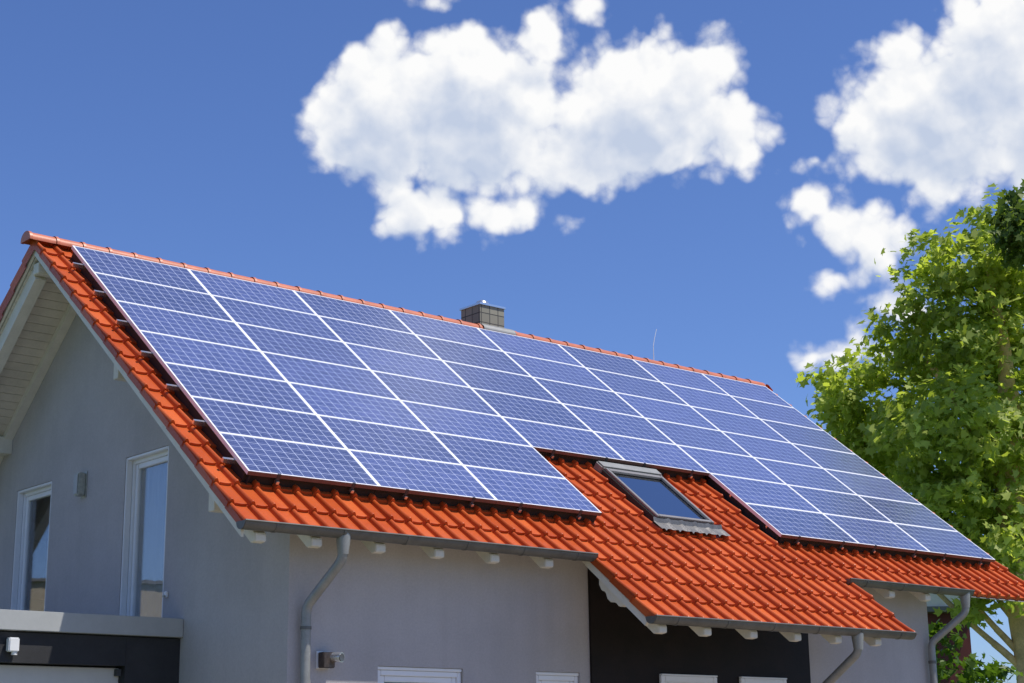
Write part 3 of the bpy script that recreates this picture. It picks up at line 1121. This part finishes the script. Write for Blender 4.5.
se = empty('wall_sensor', (XG, -1.79, 3.53), 'tiny white sensor on the gable wall right of the curtained window', 'sensor')
MB().box(-0.03, -0.001, -0.03, 0.03, 0, 0.07).build('housing', M_WHITE, se, bevel=0.008)
MB().box(-0.05, -0.031, -0.02, 0.02, 0.0, 0.03).build('eye', M_LAMP, se, bevel=0.006)

sp = empty('security_camera', (0.93, YF, 2.74), 'small brown box camera with round lens on the wall by the downpipe', 'camera')
MB().box(-0.10, 0.06, -0.02, -0.001, -0.09, 0.08).build('back_plate', M_WHITE, sp, bevel=0.003)
MB().box(-0.085, 0.055, -0.12, -0.021, -0.085, 0.07).build('housing', M_BROWN, sp, bevel=0.008)
MB().tube([(0.03, -0.08, 0.02), (0.075, -0.20, 0.015)], 0.05, 16).build('lens_barrel', M_STEEL, sp, smooth=True)
MB().tube([(0.0755, -0.201, 0.015), (0.0775, -0.206, 0.015)], 0.04, 16).build('lens', M_LENS, sp, smooth=True)

# ------------------------------------------------------------------ garage
GY = -2.12
gar = empty('garage', (0, 0, 0), 'flat roofed black clad garage with a white door beside the gable wall', 'garage')
GX0, GX1 = -5.6, XG - 0.004
b = MB()
b.box(-0.14, GX1, GY, GY + 0.20, 0.0, 3.06)                # right pier
b.box(GX0, -0.142, GY, GY + 0.20, 2.76, 3.06)              # lintel
b.box(GX0, GX0 + 0.6, GY, GY + 0.20, 0.0, 2.758)
b.box(GX0, GX0 + 0.15, GY + 0.202, 4.2, 0.0, 3.06)
b.box(GX0 + 0.152, GX1, 4.05, 4.2, 0.0, 3.06)
b.build('wall', M_GARCLAD, gar)
fa = MB()
fa.box(GX0 - 0.05, GX1, GY - 0.06, GY + 0.05, 3.075, 3.275)
fa.box(GX0 - 0.05, GX0 + 0.05, GY + 0.052, 4.25, 3.075, 3.275)
fa.build('fascia', M_FASCIA, gar, bevel=0.006)
MB().box(GX0 + 0.052, GX1, GY + 0.052, 4.25, 3.07, 3.16).build('roof', M_GARROOF, gar)
dr = MB()
for kk in range(6):
    z0 = 0.02 + kk * 0.455
    dr.box(GX0 + 0.602, -0.142, GY + 0.13, GY + 0.17, z0, z0 + 0.448)
dr.build('garage_door', M_GARDOOR, gar, bevel=0.006)
MB().box(-0.20, -0.15, GY + 0.06, GY + 0.128, 2.66, 2.73).build('door_bracket', M_DGREY, gar)

gl_ = empty('garage_lamp', (-1.415, GY, 2.83), 'small white wall lamp on the garage lintel above the white door', 'lamp')
MB().box(-0.055, 0.055, -0.10, -0.02, 0.03, 0.17).build('housing', M_WHITE, gl_, bevel=0.01)
MB().box(-0.03, 0.03, -0.02, -0.001, 0.05, 0.13).build('arm', M_DGREY, gl_)
MB().tube([(0.02, -0.06, 0.0), (0.02, -0.06, 0.03)], 0.03, 12).build('sensor_eye', M_WHITE, gl_, smooth=True)

# ------------------------------------------------------------------ neighbour's house behind, right
nb = empty('neighbour_house', (29.5, 7.62, 0), 'distant neighbour house of dark red boards glimpsed under the right eave', 'house')
nb.rotation_euler = (0, 0, math.radians(-38))
MB().box(-6, 0, 0, 5, 0, 5.46).build('wall', M_REDWOOD, nb)
MB().box(-6.1, 0.15, -0.5, 5.1, 5.462, 5.60).build('gutter', M_ZINC, nb)
MB().box(-6.0, 0.05, -0.42, 5, 5.602, 6.6).build('upper_wall', M_WOODW, nb)
MB().prism([(-6.4, 6.6), (0.5, 6.6), (-3.0, 9.0)], 'y', -0.7, 5.3).build('roof', M_REDWOOD, nb)
for xx in (-5, -3.2, -1.5):
    MB().box(xx, xx + 0.9, -0.03, -0.002, 1.0, 2.3).build('window', M_WHITE, nb)

bn_ = empty('beige_house', (-17, 28, 0), 'flat roofed beige house reflected in the panes of the gable windows', 'house')
bn_.rotation_euler = (0, 0, math.radians(20))
M_BEIGE = mat('beige_render', (0.52, 0.44, 0.33), 0.9, noise=(1, 0.08))
MB().box(-7, 7, -4, 4, 0, 6.9).build('wall', M_BEIGE, bn_)
MB().box(-7.1, 7.1, -4.1, 4.1, 6.9, 7.0).build('roof', M_GARROOF, bn_)
for xx in (-5, -1.5, 2, 4.8):
    for zz_ in (1.0, 3.9):
        MB().box(xx, xx + 1.1, -4.04, -4.005, zz_, zz_ + 1.4).build('window', M_DGREY, bn_)

# ------------------------------------------------------------------ trees
LEAF = []
for ang, r in ((90, 1.0), (72, 0.62), (48, 0.52), (35, 0.92), (15, 0.5), (-12, 0.66), (-38, 0.35), (-90, 0.22), (218, 0.35), (192, 0.66), (165, 0.5), (145, 0.92), (132, 0.52), (108, 0.62)):
    LEAF.append((r * math.cos(math.radians(ang)) * 0.62, r * math.sin(math.radians(ang)) * 0.62, 0.0))
LEAF = np.array(LEAF)
LEAF[:, 2] = -0.12 * np.abs(LEAF[:, 0]) - 0.10 * LEAF[:, 1] ** 2


def leaves(name, blobs, per_m2, size, material, parent, clump=0.42, per_clump=26, seed=1, up=0.5):
    r_ = np.random.default_rng(seed)
    C_, N_ = [], []
    for (x, y, z, R) in blobs:
        n = max(4, int(per_m2 * R * R * 4 * math.pi))
        dv = r_.normal(size=(n, 3))
        dv /= np.linalg.norm(dv, axis=1)[:, None]
        rad = R * (1 - 0.55 * r_.random(n) ** 2.2)
        cc = np.array([x, y, z]) + dv * rad[:, None] * np.array([1, 1, 0.92])
        for c, dd_ in zip(cc, dv):
            m = max(5, int(r_.normal(per_clump, per_clump * 0.35)))
            cl = clump * r_.uniform(0.6, 1.3)
            off = r_.normal(size=(m, 3)) * cl * np.array([0.6, 0.6, 0.32])
            C_.append(c + off)
            nn = dd_ * 0.8 + np.array([0, 0, up]) + r_.normal(size=(m, 3)) * 0.55 + r_.normal(size=3) * 0.3
            N_.append(nn)
    C_ = np.concatenate(C_)
    N_ = np.concatenate(N_)
    N_ /= np.linalg.norm(N_, axis=1)[:, None]
    m = len(C_)
    t = r_.normal(size=(m, 3))
    t -= (t * N_).sum(1)[:, None] * N_
    t /= np.linalg.norm(t, axis=1)[:, None]
    bt = np.cross(N_, t)
    sz = size * r_.uniform(0.65, 1.25, m)
    k = len(LEAF)
    V = (C_[:, None, :] + sz[:, None, None] * (LEAF[None, :, 0:1] * t[:, None, :] + LEAF[None, :, 1:2] * bt[:, None, :] + LEAF[None, :, 2:3] * N_[:, None, :])).reshape(-1, 3)
    me = bpy.data.meshes.new(name)
    me.vertices.add(m * k)
    me.vertices.foreach_set('co', V.astype(np.float32).ravel())
    me.loops.add(m * k)
    me.loops.foreach_set('vertex_index', np.arange(m * k, dtype=np.int32))
    me.polygons.add(m)
    me.polygons.foreach_set('loop_start', np.arange(0, m * k, k, dtype=np.int32))
    me.update(calc_edges=True)
    me.materials.append(material)
    o = bpy.data.objects.new(name, me)
    COL.objects.link(o)
    o.parent = parent
    print(name, 'leaves', m)
    return o


def limb(pts, radii, name, parent, n=14, wob=0.0):
    P = bend(pts, 0.5, 4) if len(pts) > 2 else [Vector(q) for q in pts]
    k = len(P)
    Ls = [0.0]
    for a, b_ in zip(P[:-1], P[1:]):
        Ls.append(Ls[-1] + (b_ - a).length)
    rr = [radii[0] + (radii[1] - radii[0]) * (l / Ls[-1]) for l in Ls]
    return MB().tube(P, rr, n).build(name, M_BARK, parent, smooth=True)


tree = empty('maple_tree', (0, 0, 0), 'large sunlit light green maple tree with pale trunk behind the right gable', 'tree')
TX, TY = 22.85, 1.72
tk = MB()
zz = np.linspace(0, 9.5, 24)
tk.tube([(TX + 0.10 * math.sin(z * 0.7), TY + 0.08 * math.cos(z * 0.9), z) for z in zz],
        [0.50 * (1 - 0.055 * z) * (1 + 0.5 * math.exp(-z * 1.6)) * (1 + 0.04 * math.sin(z * 3.1)) for z in zz], 20)
tk.build('trunk', M_BARK, tree, smooth=True)
for pts, rr in (
    ([(22.85, 1.72, 3.35), (22.6, 1.95, 3.75), (22.3, 2.35, 4.2), (21.9, 2.9, 4.9), (21.4, 3.6, 5.9)], (0.085, 0.04)),
    ([(22.85, 1.72, 3.6), (22.6, 1.9, 4.0), (22.25, 2.3, 4.6), (21.8, 2.7, 5.5), (21.2, 3.2, 6.8)], (0.08, 0.035)),
    ([(22.85, 1.72, 4.1), (22.65, 1.8, 4.5), (22.4, 2.1, 5.0), (22.2, 2.3, 5.8), (22.0, 2.4, 7.2)], (0.075, 0.035)),
    ([(23.0, 1.6, 5.0), (23.4, 1.4, 6.0), (23.7, 1.2, 7.2), (23.8, 1.1, 8.6)], (0.16, 0.05)),
    ([(22.8, 1.8, 7.5), (22.4, 2.4, 9.0), (22.2, 3.2, 10.4)], (0.2, 0.06)),
    ([(22.85, 1.7, 8.8), (22.8, 1.6, 10.5), (22.7, 1.8, 12.6)], (0.22, 0.05)),
    ([(22.9, 1.6, 8.0), (23.6, 1.2, 9.8), (24.3, 1.0, 11.8)], (0.2, 0.05)),
):
    limb(pts, rr, 'branch', tree)
CROWN = [(22.61,1.96,12.52,0.98),(21.61,2.57,12.64,0.51),(21.41,2.85,11.85,0.55),(22.27,2.48,10.99,1.34),(21.98,3.78,10.74,0.65),(22.44,5.67,10.17,0.82),(21.38,5.41,10.16,0.38),(22.78,4.38,9.08,1.31),(21.45,1.91,8.31,1.66),(22.89,1.53,9.98,1.52),(23.64,1.26,11.65,1.22),(21.50,2.72,6.80,1.07),(21.64,1.62,6.25,1.10),(22.87,1.56,7.54,1.32),(22.12,1.80,5.25,0.40),(23.42,6.03,8.93,1.11),(21.51,0.90,4.94,0.35),(21.41,3.71,11.34,0.28),(21.87,2.19,5.00,0.27),(21.75,2.36,4.71,0.16),(22.22,1.65,4.89,0.31),(22.58,1.07,12.45,0.69),(22.79,1.68,13.42,0.52),(21.27,5.55,10.32,0.38),(22.00,4.60,10.48,0.52),(21.89,5.57,9.64,0.57)]
BACK = [(x + 1.0, y + 0.75, z - 0.1, R * 0.85) for x, y, z, R in CROWN if R > 0.6]
leaves('crown', CROWN + BACK, 3.1, 0.25, M_LEAF, tree, clump=0.36, per_clump=16, seed=3)

t2 = empty('dark_maple_tree', (0, 0, 0), 'dark green tree top overlapping the light green maple at the right edge', 'tree')
limb([(22.9, -3.0, 0), (22.8, -2.9, 6), (22.4, -2.3, 12.0), (21.6, -1.6, 14.0)], (0.4, 0.06), 'trunk', t2)
DARK = [(20.95,-0.10,12.57,0.44),(21.10,-0.35,12.25,0.74),(21.70,-0.37,12.92,0.62),(20.94,-0.08,11.85,0.31),(20.89,0.01,13.07,0.26)]
leaves('crown', DARK, 6.0, 0.22, M_LEAFD, t2, clump=0.24, per_clump=16, seed=5)

t3 = empty('small_maple_tree', (0, 0, 0), 'low leafy young maple beside the right house corner below the eave', 'tree')
limb([(17.3, -0.4, 0), (17.4, -0.35, 1.6), (17.3, -0.4, 3.2)], (0.08, 0.03), 'trunk', t3)
leaves('crown', [(16.92,-0.33,3.43,0.41),(17.00,-0.43,2.90,0.68),(18.17,-0.38,2.92,0.43),(16.79,-0.13,3.79,0.23),(16.96,-0.38,3.64,0.26),(17.11,-0.60,3.21,0.34),(17.71,-0.60,3.12,0.23),(17.86,-0.82,3.21,0.15),(16.85,-0.23,3.89,0.11)], 3.0, 0.2, M_LEAFS, t3, clump=0.3, per_clump=12, seed=8)
bpy.context.view_layer.update()
